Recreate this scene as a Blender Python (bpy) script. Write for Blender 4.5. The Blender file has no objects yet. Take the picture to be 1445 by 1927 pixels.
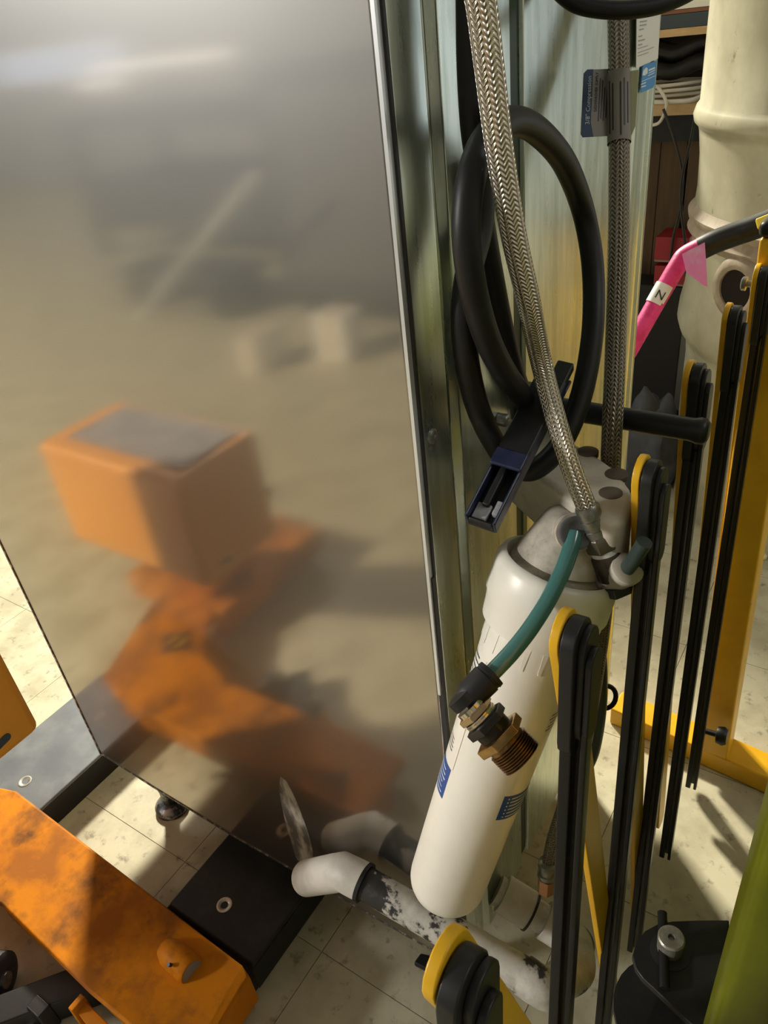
import bpy, bmesh, math, random
from mathutils import Vector as V, Matrix
import mathutils.geometry
random.seed(4)
S = bpy.context.scene
PI = math.pi

# ---------------------------------------------------------------- camera
W, H, F = 1445.0, 1927.0, 1420.0
R = Matrix(((0.83297187, 0.2238209, -0.50602577),
            (0.54274134, -0.50844117, 0.66852032),
            (-0.10765551, -0.83149972, -0.54499405)))
CAM = V((0.27702, -0.41984, 1.2))
cd = bpy.data.cameras.new('camera'); co = bpy.data.objects.new('camera', cd)
S.collection.objects.link(co)
cd.sensor_fit = 'HORIZONTAL'; cd.sensor_width = 36; cd.lens = 36 * F / W; cd.clip_start = 0.02
M = Matrix((R @ V((1, 0, 0)), R @ V((0, -1, 0)), R @ V((0, 0, -1)))).transposed().to_4x4()
M.translation = CAM
co.matrix_world = M
S.camera = co

# ---------------------------------------------------------------- world, lights, exposure
S.view_settings.view_transform = 'Standard'; S.view_settings.look = 'None'
S.view_settings.gamma = 1; S.view_settings.use_curve_mapping = False
S.view_settings.exposure = 0.0
w = bpy.data.worlds.new('world'); S.world = w; w.use_nodes = True
w.node_tree.nodes['Background'].inputs[0].default_value = (0.8, 0.9, 1, 1)
w.node_tree.nodes['Background'].inputs[1].default_value = 0.02
S.cycles.use_denoising = True
S.cycles.max_bounces = 8
S.cycles.sample_clamp_indirect = 6

def area(name, loc, target, sx, sy, energy, col):
    l = bpy.data.lights.new(name, 'AREA'); l.shape = 'RECTANGLE'; l.size = sx; l.size_y = sy
    l.energy = energy; l.color = col
    o = bpy.data.objects.new(name, l); S.collection.objects.link(o)
    o.location = loc
    o.rotation_euler = (V(target) - V(loc)).to_track_quat('-Z', 'Y').to_euler()
    return o
# one strong lamp high behind the cabinet on its left, weaker ceiling lamps over the aisle
area('key_lamp', (-5.6, 5.0, 4.9), (-.3, .2, .1), .7, .7, 1600, (1, .93, .74))
area('filter_fill', (-3.2, -2.9, 2.0), (.02, 0, .66), .5, .25, 5.2, (1, .97, .92)).data.spread = math.radians(34)  # added fill aimed at the filter cartridge, no such lamp known
area('ceiling_lamp', (-2.2, -2.6, 3.2), (-2.2, -2.6, 0), 1.5, .5, 3, (1, .97, .92))
area('ceiling_lamp', (-5.0, -1.6, 3.2), (-5.0, -1.6, 0), 1.5, .5, 15, (.88, .94, 1))
area('ceiling_lamp', (1.9, 3.0, 3.2), (1.7, 2.6, 0), 1.4, .6, 3, (1, .98, .9))
area('side_lamp', (2.0, .5, 2.8), (.2, 1.2, .9), .9, .4, 9, (.92, .97, 1))

# ---------------------------------------------------------------- geometry helpers
def ray(px, py): return R @ V(((px - W / 2) / F, (py - H / 2) / F, 1.0))
def at(px, py, d): return CAM + ray(px, py) * d                       # point at depth d along the optical axis
def onx(px, py, x): r = ray(px, py); return CAM + r * ((x - CAM.x) / r.x)
def ony(px, py, y): r = ray(px, py); return CAM + r * ((y - CAM.y) / r.y)
def atc(px, py, d, c=.014):                                           # like at(), kept clear of the side panel
    p = at(px, py, d)
    return p if p.x >= c else onx(px, py, c)
def onz(px, py, z): r = ray(px, py); return CAM + r * ((z - CAM.z) / r.z)

C = S.collection
WL = {}
def empty(name, loc):
    o = bpy.data.objects.new(name, None); C.objects.link(o); o.location = loc; o.empty_display_size = .05
    WL[o.name] = V(loc); return o
def tag(o, label, cat, group=None):
    o['label'] = label; o['category'] = cat
    if group: o['group'] = group
    return o
def thing(name, label, cat, loc, group=None): return tag(empty(name, loc), label, cat, group)
def obj(name, bm, mat, parent=None, smooth=False, bevel=0, seg=2, angle=35, label=None):
    if isinstance(parent, bpy.types.Object): loc = WL[parent.name]
    else:
        xs = [v.co for v in bm.verts]
        lo = V((min(c.x for c in xs), min(c.y for c in xs), min(c.z for c in xs)))
        hi = V((max(c.x for c in xs), max(c.y for c in xs), max(c.z for c in xs)))
        loc = V(((lo.x + hi.x) / 2, (lo.y + hi.y) / 2, lo.z))
    bmesh.ops.translate(bm, verts=bm.verts, vec=-loc)
    bmesh.ops.recalc_face_normals(bm, faces=bm.faces)
    me = bpy.data.meshes.new(name); bm.to_mesh(me); bm.free()
    if smooth:
        for p in me.polygons: p.use_smooth = True
        me.set_sharp_from_angle(angle=math.radians(50))
    if mat: me.materials.append(mat)
    o = bpy.data.objects.new(name, me); C.objects.link(o)
    if parent: o.parent = parent; WL[o.name] = loc
    else: o.location = loc; WL[o.name] = loc
    if bevel:
        m = o.modifiers.new('bevel', 'BEVEL'); m.width = bevel; m.segments = seg; m.limit_method = 'ANGLE'; m.angle_limit = math.radians(angle)
        for p in me.polygons: p.use_smooth = True
        m2 = o.modifiers.new('wn', 'WEIGHTED_NORMAL'); m2.keep_sharp = True
    if label: o['label'] = label
    return o
def struct(name, bm, mat, parent=None, **k):
    o = obj(name, bm, mat, parent, **k)
    if not parent: o['kind'] = 'structure'
    return o
def nb(): return bmesh.new()
def pbox(bm, o, a, b, c):
    o, a, b, c = V(o), V(a), V(b), V(c)
    p = [o, o + a, o + a + b, o + b]; q = [x + c for x in p]
    vs = [bm.verts.new(x) for x in p + q]
    for f in ((0, 3, 2, 1), (4, 5, 6, 7), (0, 1, 5, 4), (1, 2, 6, 5), (2, 3, 7, 6), (3, 0, 4, 7)):
        bm.faces.new([vs[i] for i in f])
    return bm
def box(bm, x0, x1, y0, y1, z0, z1):
    return pbox(bm, (x0, y0, z0), (x1 - x0, 0, 0), (0, y1 - y0, 0), (0, 0, z1 - z0))
def B(*a): return box(nb(), *a)
def prism(bm, pts, vec):
    pts = [V(p) for p in pts]; vec = V(vec)
    a = [bm.verts.new(p) for p in pts]; b = [bm.verts.new(p + vec) for p in pts]
    n = len(pts)
    bm.faces.new(a); bm.faces.new(b[::-1])
    for i in range(n):
        bm.faces.new([a[i], a[(i + 1) % n], b[(i + 1) % n], b[i]])
    return bm
def cr(pts, n=8, closed=False):
    pts = [V(p) for p in pts]; out = []; m = len(pts)
    rng = range(m) if closed else range(m - 1)
    for i in rng:
        if closed: p0, p1, p2, p3 = pts[i - 1], pts[i], pts[(i + 1) % m], pts[(i + 2) % m]
        else: p0, p1, p2, p3 = pts[max(i - 1, 0)], pts[i], pts[i + 1], pts[min(i + 2, m - 1)]
        for k in range(n):
            t = k / n
            out.append(.5 * ((2 * p1) + (p2 - p0) * t + (2 * p0 - 5 * p1 + 4 * p2 - p3) * t * t + (3 * p1 - p0 - 3 * p2 + p3) * t ** 3))
    if not closed: out.append(pts[-1])
    return out
def tube(bm, path, r, seg=16, caps=True, closed=False):
    uv = bm.loops.layers.uv.verify()
    n = len(path); rings = []; L = [0.0]
    for i in range(1, n): L.append(L[-1] + (path[i] - path[i - 1]).length)
    t0 = (path[1] - path[0]).normalized()
    u = t0.orthogonal().normalized()
    for i in range(n):
        if closed: t = (path[(i + 1) % n] - path[i - 1]).normalized()
        else: t = (path[min(i + 1, n - 1)] - path[max(i - 1, 0)]).normalized()
        u = (u - t * u.dot(t)).normalized(); v = t.cross(u)
        rr = r[i] if isinstance(r, (list, tuple)) else r
        rings.append([bm.verts.new(path[i] + (u * math.cos(2 * PI * k / seg) + v * math.sin(2 * PI * k / seg)) * rr) for k in range(seg)])
    for i in range(n - 1 if not closed else n):
        j = (i + 1) % n
        for k in range(seg):
            f = bm.faces.new([rings[i][k], rings[i][(k + 1) % seg], rings[j][(k + 1) % seg], rings[j][k]])
            lv = L[i + 1] if i + 1 < n else L[-1] + .01
            for lp, (a, b) in zip(f.loops, ((k, L[i]), (k + 1, L[i]), (k + 1, lv), (k, lv))):
                lp[uv].uv = (a / seg, b)
    if caps and not closed:
        bm.faces.new(rings[0][::-1]); bm.faces.new(rings[-1])
    return bm
def lathe(bm, p0, d, prof, seg=32, caps=True, phase=0, ref=None):
    p0, d = V(p0), V(d).normalized()
    u = (V(ref) - d * V(ref).dot(d)).normalized() if ref else d.orthogonal().normalized()
    v = d.cross(u); rings = []
    for s, r in prof:
        rings.append([bm.verts.new(p0 + d * s + (u * math.cos(2 * PI * k / seg + phase) + v * math.sin(2 * PI * k / seg + phase)) * max(r, 1e-5)) for k in range(seg)])
    for a, b in zip(rings, rings[1:]):
        for k in range(seg):
            bm.faces.new([a[k], a[(k + 1) % seg], b[(k + 1) % seg], b[k]])
    if caps: bm.faces.new(rings[0][::-1]); bm.faces.new(rings[-1])
    return bm
def cyl(bm, a, b, r, seg=20):
    a, b = V(a), V(b); return lathe(bm, a, b - a, [(0, r), ((b - a).length, r)], seg)
def slat(bm, a, b, wdir, wd, th, rnd=True, nseg=8):
    """bar from a to b: width along wdir, thickness along the third axis"""
    a, b = V(a), V(b); u = (b - a).normalized(); wv = V(wdir); wv = (wv - u * wv.dot(u)).normalized(); n = u.cross(wv)
    h = wd / 2; pts = []
    if rnd:
        for k in range(nseg + 1):
            t = -PI / 2 + PI * k / nseg; pts.append(b + u * math.cos(t) * h + wv * math.sin(t) * h)
        for k in range(nseg + 1):
            t = PI / 2 + PI * k / nseg; pts.append(a + u * math.cos(t) * h + wv * math.sin(t) * h)
    else: pts = [b - wv * h, b + wv * h, a + wv * h, a - wv * h]
    return prism(bm, [p - n * th / 2 for p in pts], n * th)
def text_bm(body, size, origin, xdir, ydir, depth=.0002, align='LEFT', bm=None):
    c = bpy.data.curves.new('t', 'FONT'); c.body = body; c.size = size; c.extrude = depth; c.align_x = align; c.resolution_u = 2
    o = bpy.data.objects.new('t', c); C.objects.link(o)
    dg = bpy.context.evaluated_depsgraph_get()
    me = bpy.data.meshes.new_from_object(o.evaluated_get(dg))
    bpy.data.objects.remove(o); bpy.data.curves.remove(c)
    x, y = V(xdir).normalized(), V(ydir).normalized(); z = x.cross(y)
    m = Matrix((x, y, z)).transposed().to_4x4(); m.translation = V(origin)
    me.transform(m)
    bm = bm or nb(); bm.from_mesh(me); bpy.data.meshes.remove(me)
    return bm

# ---------------------------------------------------------------- materials
def mat(name, col, rough=.5, metal=0., col2=None, nscale=8, nlo=.45, nhi=.62, stretch=(1, 1, 1), bump=0., bscale=60,
        col3=None, n3scale=25, n3=(.6, .7), coat=0., aniso=0., rvar=0., detail=6, spec=None, trans=0.):
    m = bpy.data.materials.new(name); m.use_nodes = True
    nt = m.node_tree; N = nt.nodes; L = nt.links; b = N['Principled BSDF']
    b.inputs['Base Color'].default_value = (*col, 1); b.inputs['Roughness'].default_value = rough; b.inputs['Metallic'].default_value = metal
    if coat: b.inputs['Coat Weight'].default_value = coat; b.inputs['Coat Roughness'].default_value = .08
    if spec is not None: b.inputs['Specular IOR Level'].default_value = spec
    if trans: b.inputs['Transmission Weight'].default_value = trans
    if aniso:
        b.inputs['Anisotropic'].default_value = aniso
        tg = N.new('ShaderNodeTangent'); tg.direction_type = 'RADIAL'; tg.axis = 'Z'; L.new(tg.outputs[0], b.inputs['Tangent'])
    if not (col2 or bump or rvar or col3): return m
    g = N.new('ShaderNodeNewGeometry'); mp = N.new('ShaderNodeMapping'); mp.inputs['Scale'].default_value = stretch
    L.new(g.outputs['Position'], mp.inputs[0])
    def noise(sc, det=detail, src=mp):
        n = N.new('ShaderNodeTexNoise'); n.inputs['Scale'].default_value = sc; n.inputs['Detail'].default_value = det; n.inputs['Roughness'].default_value = .62
        L.new(src.outputs[0], n.inputs['Vector']); return n
    def ramp(n, lo, hi):
        r = N.new('ShaderNodeMapRange'); r.inputs['From Min'].default_value = lo; r.inputs['From Max'].default_value = hi
        L.new(n.outputs['Fac'], r.inputs['Value']); return r
    def mix(f, a, bcol):
        x = N.new('ShaderNodeMix'); x.data_type = 'RGBA'
        L.new(f.outputs[0], x.inputs[0])
        if isinstance(a, tuple): x.inputs[6].default_value = (*a, 1)
        else: L.new(a, x.inputs[6])
        x.inputs[7].default_value = (*bcol, 1); return x.outputs[2]
    c = col
    if col2: c = mix(ramp(noise(nscale), nlo, nhi), c, col2)
    if col3: c = mix(ramp(noise(n3scale, 8), *n3), c, col3)
    if not isinstance(c, tuple): L.new(c, b.inputs['Base Color'])
    if rvar:
        r = ramp(noise(nscale * 1.7), .3, .7); r.inputs['To Min'].default_value = max(.02, rough - rvar); r.inputs['To Max'].default_value = rough + rvar
        L.new(r.outputs[0], b.inputs['Roughness'])
    if bump:
        bp = N.new('ShaderNodeBump'); bp.inputs['Strength'].default_value = bump; bp.inputs['Distance'].default_value = .002
        L.new(noise(bscale, 4).outputs['Fac'], bp.inputs['Height']); L.new(bp.outputs[0], b.inputs['Normal'])
    return m
def emit(name, col, st):
    m = bpy.data.materials.new(name); m.use_nodes = True; nt = m.node_tree; nt.nodes.clear()
    e = nt.nodes.new('ShaderNodeEmission'); o = nt.nodes.new('ShaderNodeOutputMaterial')
    e.inputs[0].default_value = (*col, 1); e.inputs[1].default_value = st; nt.links.new(e.outputs[0], o.inputs[0]); return m
def braid_mat(name, c_hi, c_lo, nu, nv, bump=.6, rough=.3):
    """woven wire braid: herringbone from the tube's UV (u around, v metres along)"""
    m = bpy.data.materials.new(name); m.use_nodes = True; nt = m.node_tree; N = nt.nodes; L = nt.links; b = N['Principled BSDF']
    uv = N.new('ShaderNodeUVMap'); sx = N.new('ShaderNodeSeparateXYZ'); L.new(uv.outputs[0], sx.inputs[0])
    def mth(op, a, bb=None, c=None):
        n = N.new('ShaderNodeMath'); n.operation = op
        for i, x in enumerate((a, bb, c)):
            if x is None: continue
            if isinstance(x, (int, float)): n.inputs[i].default_value = x
            else: L.new(x, n.inputs[i])
        return n.outputs[0]
    u = mth('MULTIPLY', sx.outputs[0], nu); v = mth('MULTIPLY', sx.outputs[1], nv)
    tri = mth('PINGPONG', u, 1.0)                                   # zigzag around the hose
    ph = mth('ADD', v, tri)
    s = mth('SINE', mth('MULTIPLY', ph, 2 * PI))
    edge = mth('SINE', mth('MULTIPLY', u, PI))                      # valley where the strands cross
    h = mth('MULTIPLY_ADD', mth('ABSOLUTE', edge), .5, mth('MULTIPLY', s, .5))
    mr = N.new('ShaderNodeMapRange'); mr.inputs[1].default_value = -.45; mr.inputs[2].default_value = .35; L.new(h, mr.inputs[0])
    mx = N.new('ShaderNodeMix'); mx.data_type = 'RGBA'; L.new(mr.outputs[0], mx.inputs[0])
    mx.inputs[6].default_value = (*c_lo, 1); mx.inputs[7].default_value = (*c_hi, 1); L.new(mx.outputs[2], b.inputs['Base Color'])
    b.inputs['Metallic'].default_value = .85; b.inputs['Roughness'].default_value = rough
    bp = N.new('ShaderNodeBump'); bp.inputs['Strength'].default_value = bump; bp.inputs['Distance'].default_value = .0012
    L.new(h, bp.inputs['Height']); L.new(bp.outputs[0], b.inputs['Normal'])
    return m

FLOOR = mat('floor_vinyl', (.60, .56, .41), .42, 0, (.44, .40, .28), 9, .42, .62, col3=(.16, .13, .085), n3scale=42, n3=(.57, .75), bump=.12, bscale=40, rvar=.08)
STEEL = mat('brushed_steel', (.475, .42, .36), .095, 1., (.435, .385, .33), 2.2, .35, .65, stretch=(1, 1, .35), bump=.012, bscale=3.5, aniso=.35, rvar=.02)
_n = STEEL.node_tree; _b = _n.nodes['Principled BSDF']; _o = [n for n in _n.nodes if n.type == 'OUTPUT_MATERIAL'][0]
_h = _n.nodes.new('ShaderNodeBsdfPrincipled'); _h.inputs['Base Color'].default_value = (.37, .375, .375, 1); _h.inputs['Metallic'].default_value = 1; _h.inputs['Roughness'].default_value = .42
_m = _n.nodes.new('ShaderNodeMixShader'); _m.inputs[0].default_value = .36
_n.links.new(_b.outputs[0], _m.inputs[1]); _n.links.new(_h.outputs[0], _m.inputs[2]); _n.links.new(_m.outputs[0], _o.inputs['Surface'])
GALV = mat('galvanised_sheet', (.66, .72, .65), .30, .95, (.50, .56, .49), 55, .4, .6, stretch=(1, 1, .12), bump=.03, bscale=70, rvar=.05)
GALVD = mat('galvanised_dull', (.30, .31, .31), .45, .8, (.2, .2, .2), 25, .4, .6)
TRIMD = mat('dark_gasket', (.02, .02, .025), .4)
TRIML = mat('edge_highlight', (.8, .82, .86), .3, .6)
ORANGE = mat('orange_paint', (.60, .20, .008), .55, 0, (.36, .12, .016), 9, .44, .58, col3=(.10, .045, .018), n3scale=11, n3=(.51, .70), bump=.25, bscale=30, rvar=.1, spec=.1)
ORANGEC = mat('orange_paint_clean', (.90, .37, .035), .32, 0, (.86, .34, .03), 5, .4, .6)
BLACKP = mat('black_rubber', (.010, .010, .011), .42, 0, (.020, .020, .020), 18, .5, .7, bump=.06, bscale=120, spec=.4)
CORD = mat('black_cord', (.008, .008, .009), .45, 0, (.014, .014, .016), 30, .5, .7, bump=.08, bscale=150, spec=.35)
BLACKS = mat('black_sheet_metal', (.016, .016, .016), .48, .2, (.03, .03, .028), 20, .5, .72)
PLANKG = mat('plank_sheen_grey', (.15, .16, .185), .33, .25, (.21, .22, .24), 9, .45, .65, bump=.05, rvar=.06)  # grey base carries the bright reflection on top of a black plank
YEL = mat('yellow_paint', (.82, .46, .015), .35, 0, (.72, .38, .012), 12, .45, .65, col3=(.25, .13, .02), n3scale=40, n3=(.70, .78))
BLKS = mat('black_plastic_slat', (.008, .008, .008), .3, 0, (.014, .014, .014), 25, .5, .7, spec=.35)
WHITE = mat('white_plastic', (.84, .80, .71), .36, 0, (.78, .74, .65), 14, .45, .7, col3=(.34, .29, .22), n3scale=60, n3=(.72, .80))
GREYW = mat('dusty_white_plastic', (.52, .47, .39), .6, 0, (.28, .25, .20), 30, .42, .62, col3=(.16, .14, .11), n3scale=80, n3=(.62, .74))
BRKT = mat('dusty_bracket', (.62, .56, .47), .55, 0, (.50, .45, .36), 22, .42, .6, col3=(.30, .26, .2), n3scale=55, n3=(.62, .74))
PVC = mat('stained_white_pipe', (.62, .60, .55), .5, 0, (.40, .38, .34), 26, .42, .60, col3=(.025, .024, .024), n3scale=13, n3=(.535, .56), bump=.5, bscale=90)
CAPB = mat('brown_plug', (.10, .075, .055), .5)
BLUE = mat('blue_label', (.015, .07, .28), .45)
INK = mat('black_ink', (.02, .02, .02), .5)
INKW = mat('white_ink', (.75, .8, .85), .5)
NAVY = mat('navy_plastic', (.012, .016, .05), .3, 0, (.03, .035, .075), 30, .5, .7, bump=.05)
TEAL = mat('teal_tube', (.065, .20, .185), .22, coat=.6, trans=.15)
BRASS = mat('brass', (.50, .32, .13), .24, 1., (.30, .18, .07), 60, .45, .65)
BRASSD = mat('dark_brass', (.28, .17, .08), .34, 1., (.12, .07, .03), 50, .42, .62)
CHROME = mat('nickel', (.72, .66, .56), .16, 1.)
COPPER = mat('copper_nut', (.62, .33, .19), .38, .7)
GREYM = mat('grey_metal', (.42, .42, .40), .38, .9, (.25, .25, .24), 60, .4, .6)
LIME = mat('lime_paint', (.15, .165, .002), .30, 0, (.105, .115, .002), 6, .4, .6, spec=.35)
CREAM = mat('cream_duct', (.58, .56, .43), .36, 0, (.44, .42, .31), 7, .38, .62, col3=(.2, .16, .1), n3scale=30, n3=(.64, .74), bump=.12, bscale=10)
CREAMD = mat('cream_dusty_lip', (.50, .42, .33), .6, 0, (.36, .29, .22), 22, .4, .6, bump=.4, bscale=25)
WOODD = mat('dark_wood', (.10, .055, .02), .6, 0, (.06, .032, .012), 6, .4, .6, stretch=(6, 6, .6))
WOODL = mat('pale_wood', (.66, .47, .26), .55, 0, (.55, .37, .19), 8, .4, .6, stretch=(1, 5, 5))
SLATE = mat('slate_board', (.045, .065, .085), .5)
PAPER = mat('white_paper', (.78, .78, .76), .6)
REDB = mat('red_card', (.32, .012, .02), .5)
BAG = mat('dark_grey_cloth', (.05, .055, .065), .8, 0, (.08, .085, .1), 10, .4, .6, bump=.4, bscale=30)
PINK = mat('pink_tape', (.80, .045, .26), .5, 0, (.62, .02, .17), 40, .45, .6, bump=.3, bscale=120)
PINKF = mat('pale_pink_ribbon', (.72, .22, .46), .45, 0, (.62, .42, .50), 30, .5, .65)
WALLM = mat('wall_paint', (.26, .26, .26), .7, 0, (.22, .22, .22), 3, .4, .6)
CEILM = mat('ceiling_paint', (.24, .24, .25), .8)
DARKM = mat('dark_machine', (.06, .06, .065), .45)
GREYCAB = mat('grey_cabinet', (.10, .10, .105), .5)
WHITEWIRE = mat('white_cable', (.72, .70, .66), .4)
BLUEST = mat('blue_sticker', (.03, .26, .62), .4)
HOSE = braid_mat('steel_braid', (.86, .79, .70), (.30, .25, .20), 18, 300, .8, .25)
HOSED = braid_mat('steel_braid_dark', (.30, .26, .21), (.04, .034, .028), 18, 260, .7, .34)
TAGM = mat('clear_grey_tag', (.22, .20, .17), .6, 0, (.22, .2, .17), 40, .4, .6)

# ================================================================= SETTING
XL, XR, YF, YB, ZC = -11.0, 3.2, -5.2, 7.0, 5.6
fl = struct('floor', B(XL, XR, YF, YB, -.1, -.003), FLOOR)
T0 = .305
tb = None
for i in range(-8, 4):
    for j in range(-6, 10):
        x0 = -.55 + T0 * i; y0 = .27 + T0 * j - T0
        if x0 > 1.0: continue
        if tb is None:
            tb = obj('tile', B(x0 + .0006, x0 + T0 - .0006, y0 + .0006, y0 + T0 - .0006, -.003, 0), FLOOR, fl)
            bx, by = x0, y0
        else:
            c = tb.copy(); C.objects.link(c); c.parent = fl; c.location = (x0 - bx, y0 - by, 0)
struct('wall_left', B(XL - .1, XL, YF, YB, 0, ZC), WALLM)
wr = nb(); ry0, ry1, rz0, rz1 = 4.6, 6.9, .05, 1.9
box(wr, XR, XR + .1, YF, ry0, 0, ZC); box(wr, XR, XR + .1, ry1, YB, 0, ZC); box(wr, XR, XR + .1, ry0, ry1, 0, rz0); box(wr, XR, XR + .1, ry0, ry1, rz1, ZC)
struct('wall_right', wr, WALLM)
wn = empty('glow_panel_right', (XR, ry0, rz0)); wn['kind'] = 'structure'  # added glowing panel out of view, brightens what the side panel reflects
obj('pane', B(XR + .06, XR + .07, ry0, ry1, rz0, rz1), emit('side_glow', (.84, .92, 1), 1.9), wn)
fr = nb()
for k in range(5): box(fr, XR + .005, XR + .06, ry0 + (ry1 - ry0 - .05) * k / 4, ry0 + (ry1 - ry0 - .05) * k / 4 + .05, rz0, rz1)
obj('pane_frame', fr, DARKM, wn)
struct('wall_back', B(XL, XR, YB, YB + .1, 0, ZC), WALLM)
wf = nb(); wx0, wx1, wz0, wz1 = -8.6, -6.3, 1.0, 1.33
box(wf, XL, wx0, YF - .1, YF, 0, ZC); box(wf, wx1, XR, YF - .1, YF, 0, ZC); box(wf, wx0, wx1, YF - .1, YF, 0, wz0); box(wf, wx0, wx1, YF - .1, YF, wz1, ZC)
struct('wall_front', wf, WALLM)
struct('ceiling', B(XL, XR, YF, YB, ZC, ZC + .1), CEILM)
wn = empty('window_1', (wx0, YF, wz0)); wn['kind'] = 'structure'
obj('pane', B(wx0, wx1, YF - .07, YF - .06, wz0, wz1), emit('daylight', (.62, .74, 1), 1.3), wn)
fr = nb()
for a in (wx0, wx1 - .04): box(fr, a, a + .04, YF - .06, YF - .005, wz0, wz1)
for a in (wz0, wz1 - .03): box(fr, wx0, wx1, YF - .06, YF - .005, a, a + .03)
obj('pane_frame', fr, PAPER, wn)

# ================================================================= CABINET
ZB, ZT, CW, CDp = .125, 1.62, .762, .54
cab = thing('cabinet', 'tall stainless steel cabinet with galvanised side panel standing on short legs', 'cabinet', (-CW / 2, CDp / 2, 0))
fp = nb()
# front sheet: slightly uneven bottom hem folded back
prism(fp, [(-CW, 0, ZT), (-CW, 0, ZB + .004), (-.62, 0, ZB - .004), (-.44, 0, ZB - .006), (-.25, 0, ZB + .001), (-.004, 0, ZB + .012), (-.004, 0, ZT)], (0, .012, 0))
obj('front_panel', fp, STEEL, cab, bevel=.0025)
hm = nb(); hp2 = [(-CW, ZB + .004), (-.62, ZB - .004), (-.44, ZB - .006), (-.25, ZB + .001), (-.004, ZB + .012)]
prism(hm, [(x, -.0012, z - .0005) for x, z in hp2] + [(x, -.0012, z + .003) for x, z in hp2[::-1]], (0, .013, 0)); box(hm, -CW - .0012, -CW + .0025, -.0012, .012, ZB + .002, ZT)
obj('hem_edge', hm, mat('dusty_hem', (.09, .075, .065), .5, .5, (.45, .42, .38), 90, .5, .62), cab, label='dusty dark hem along the left and bottom edge')
# folded edge, its highlight put in as pale colour, dark gap behind it
ed = nb(); box(ed, -.004, -.0012, -.0015, .004, .66, ZT); obj('edge_strip', ed, TRIML, cab, label='front panel edge strip coloured pale as its highlight')
ed = nb(); box(ed, -.004, .0006, .001, .007, ZB + .012, .80); box(ed, -.003, .0008, .004, .008, .8, ZT); obj('edge_gasket', ed, TRIMD, cab)
# folded side profile (seen from above, in x,y) with recesses
prof = [(-.006, .006), (.0010, .006), (.0010, .045), (-.006, .050), (-.006, .058), (.0006, .064), (.0006, .168), (-.014, .1705), (-.014, .190), (0, .1925),
        (0, .455), (.0035, .463), (.0035, .472), (0, .480), (0, .512), (.004, .517), (.004, .524), (0, .530), (0, .54), (-.02, .54), (-.02, .52), (-.03, .19), (-.03, .02), (-.006, .02)]
sp = nb(); prism(sp, [(x, y, ZB + .02) for x, y in prof], (0, 0, ZT - ZB - .02))
obj('side_panel', sp, GALV, cab, bevel=.0012, angle=20)
obj('back_panel', B(-CW + .01, -.02, CDp - .012, CDp - .002, ZB + .02, ZT), GALVD, cab)
obj('far_side_panel', B(-CW + .001, -CW + .012, .014, CDp - .012, ZB + .02, ZT), GALV, cab)
obj('top_panel', B(-CW + .001, -.001, .002, CDp, ZT, ZT + .012), STEEL, cab)
obj('bottom_panel', B(-CW + .014, -.032, .03, CDp - .02, ZB + .02, ZB + .03), GALVD, cab)
rb = nb(); prism(rb, [(-.62, .022, ZB + .005), (-.62, .022, .10), (-.25, .022, .082), (-.02, .022, .096), (-.02, .022, ZB + .01)], (0, .012, 0))
box(rb, -.62, -.02, .034, .07, ZB + .004, ZB + .012)
obj('base_rail', rb, GALVD, cab, label='dull grey base rail under the front panel')
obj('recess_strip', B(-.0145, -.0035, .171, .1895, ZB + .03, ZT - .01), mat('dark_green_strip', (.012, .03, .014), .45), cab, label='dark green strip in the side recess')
p = onx(814, 821, .0012)
sc = nb(); lathe(sc, p, (1, 0, 0), [(-.002, .0062), (.0006, .0060), (.0016, .0045), (.0018, .002), (.0006, .0016)], 20)
obj('screw', sc, GREYM, cab, smooth=True)
ft = onz(316, 1527, 0); LEG = []
for (fx, fy) in ((ft.x, .036), (-.06, .05), (ft.x, CDp - .06), (-.06, CDp - .06)):
    lg = nb(); lathe(lg, (fx, fy, 0), (0, 0, 1), [(0, .032), (.008, .032), (.014, .026), (.02, .014), (.05, .0135), (.10, .018), (ZB + .02, .020)], 24)
    l = obj('leg', lg, mat('leg_metal', (.05, .05, .05), .35, .7, (.3, .3, .3), 60, .5, .6) if not LEG else LEG[0], cab, smooth=True); LEG.append(l.data.materials[0])
# calcium deposit running down the front
st = nb()
pts = [(527, 1461), (538, 1470), (551, 1495), (562, 1520), (572, 1545), (580, 1568), (588, 1600), (592, 1625), (575, 1640), (556, 1612), (545, 1575), (536, 1545), (530, 1515), (525, 1490)]
prism(st, [ony(px, py, -.0008) for px, py in pts], (0, .001, 0))
obj('scale_deposit', st, mat('scale', (.42, .38, .32), .8, 0, (.10, .09, .08), 45, .42, .58, stretch=(1, 1, .3), bump=.6, bscale=60), cab, label='pale limescale streak on the front panel')
# data label and blue sticker on the side panel
xs_ = .0046
lab = nb(); q = [onx(1199, -160, xs_), onx(1252, -170, xs_), onx(1237, 110, xs_), onx(1196, 129, xs_)]
prism(lab, q, (.0006, 0, 0))
lab = obj('data_label', lab, PAPER, cab, label='white printed data label')
ln = nb()
X1 = xs_ + .0007
def strip(bm, xa, ya, xb, yb, th, X):
    prism(bm, [onx(xa, ya, X), onx(xb, yb, X), onx(xb, yb + th, X), onx(xa, ya + th, X)], (.0003, 0, 0))
for xa, ya, xb, yb in ((1204, 40, 1217, 38), (1204, 47, 1216, 45), (1203, 55, 1211, 53), (1202, 68, 1208, 66), (1201, 76, 1213, 73), (1201, 84, 1208, 82), (1200, 91, 1219, 85), (1200, 99, 1230, 88), (1200, 105, 1220, 98)):
    strip(ln, xa, ya, xb, yb, 2.2 if ya < 90 else 1.2, X1)
obj('print_lines', ln, mat('grey_ink', (.35, .36, .38), .6), lab)['kind'] = 'stuff'
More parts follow.
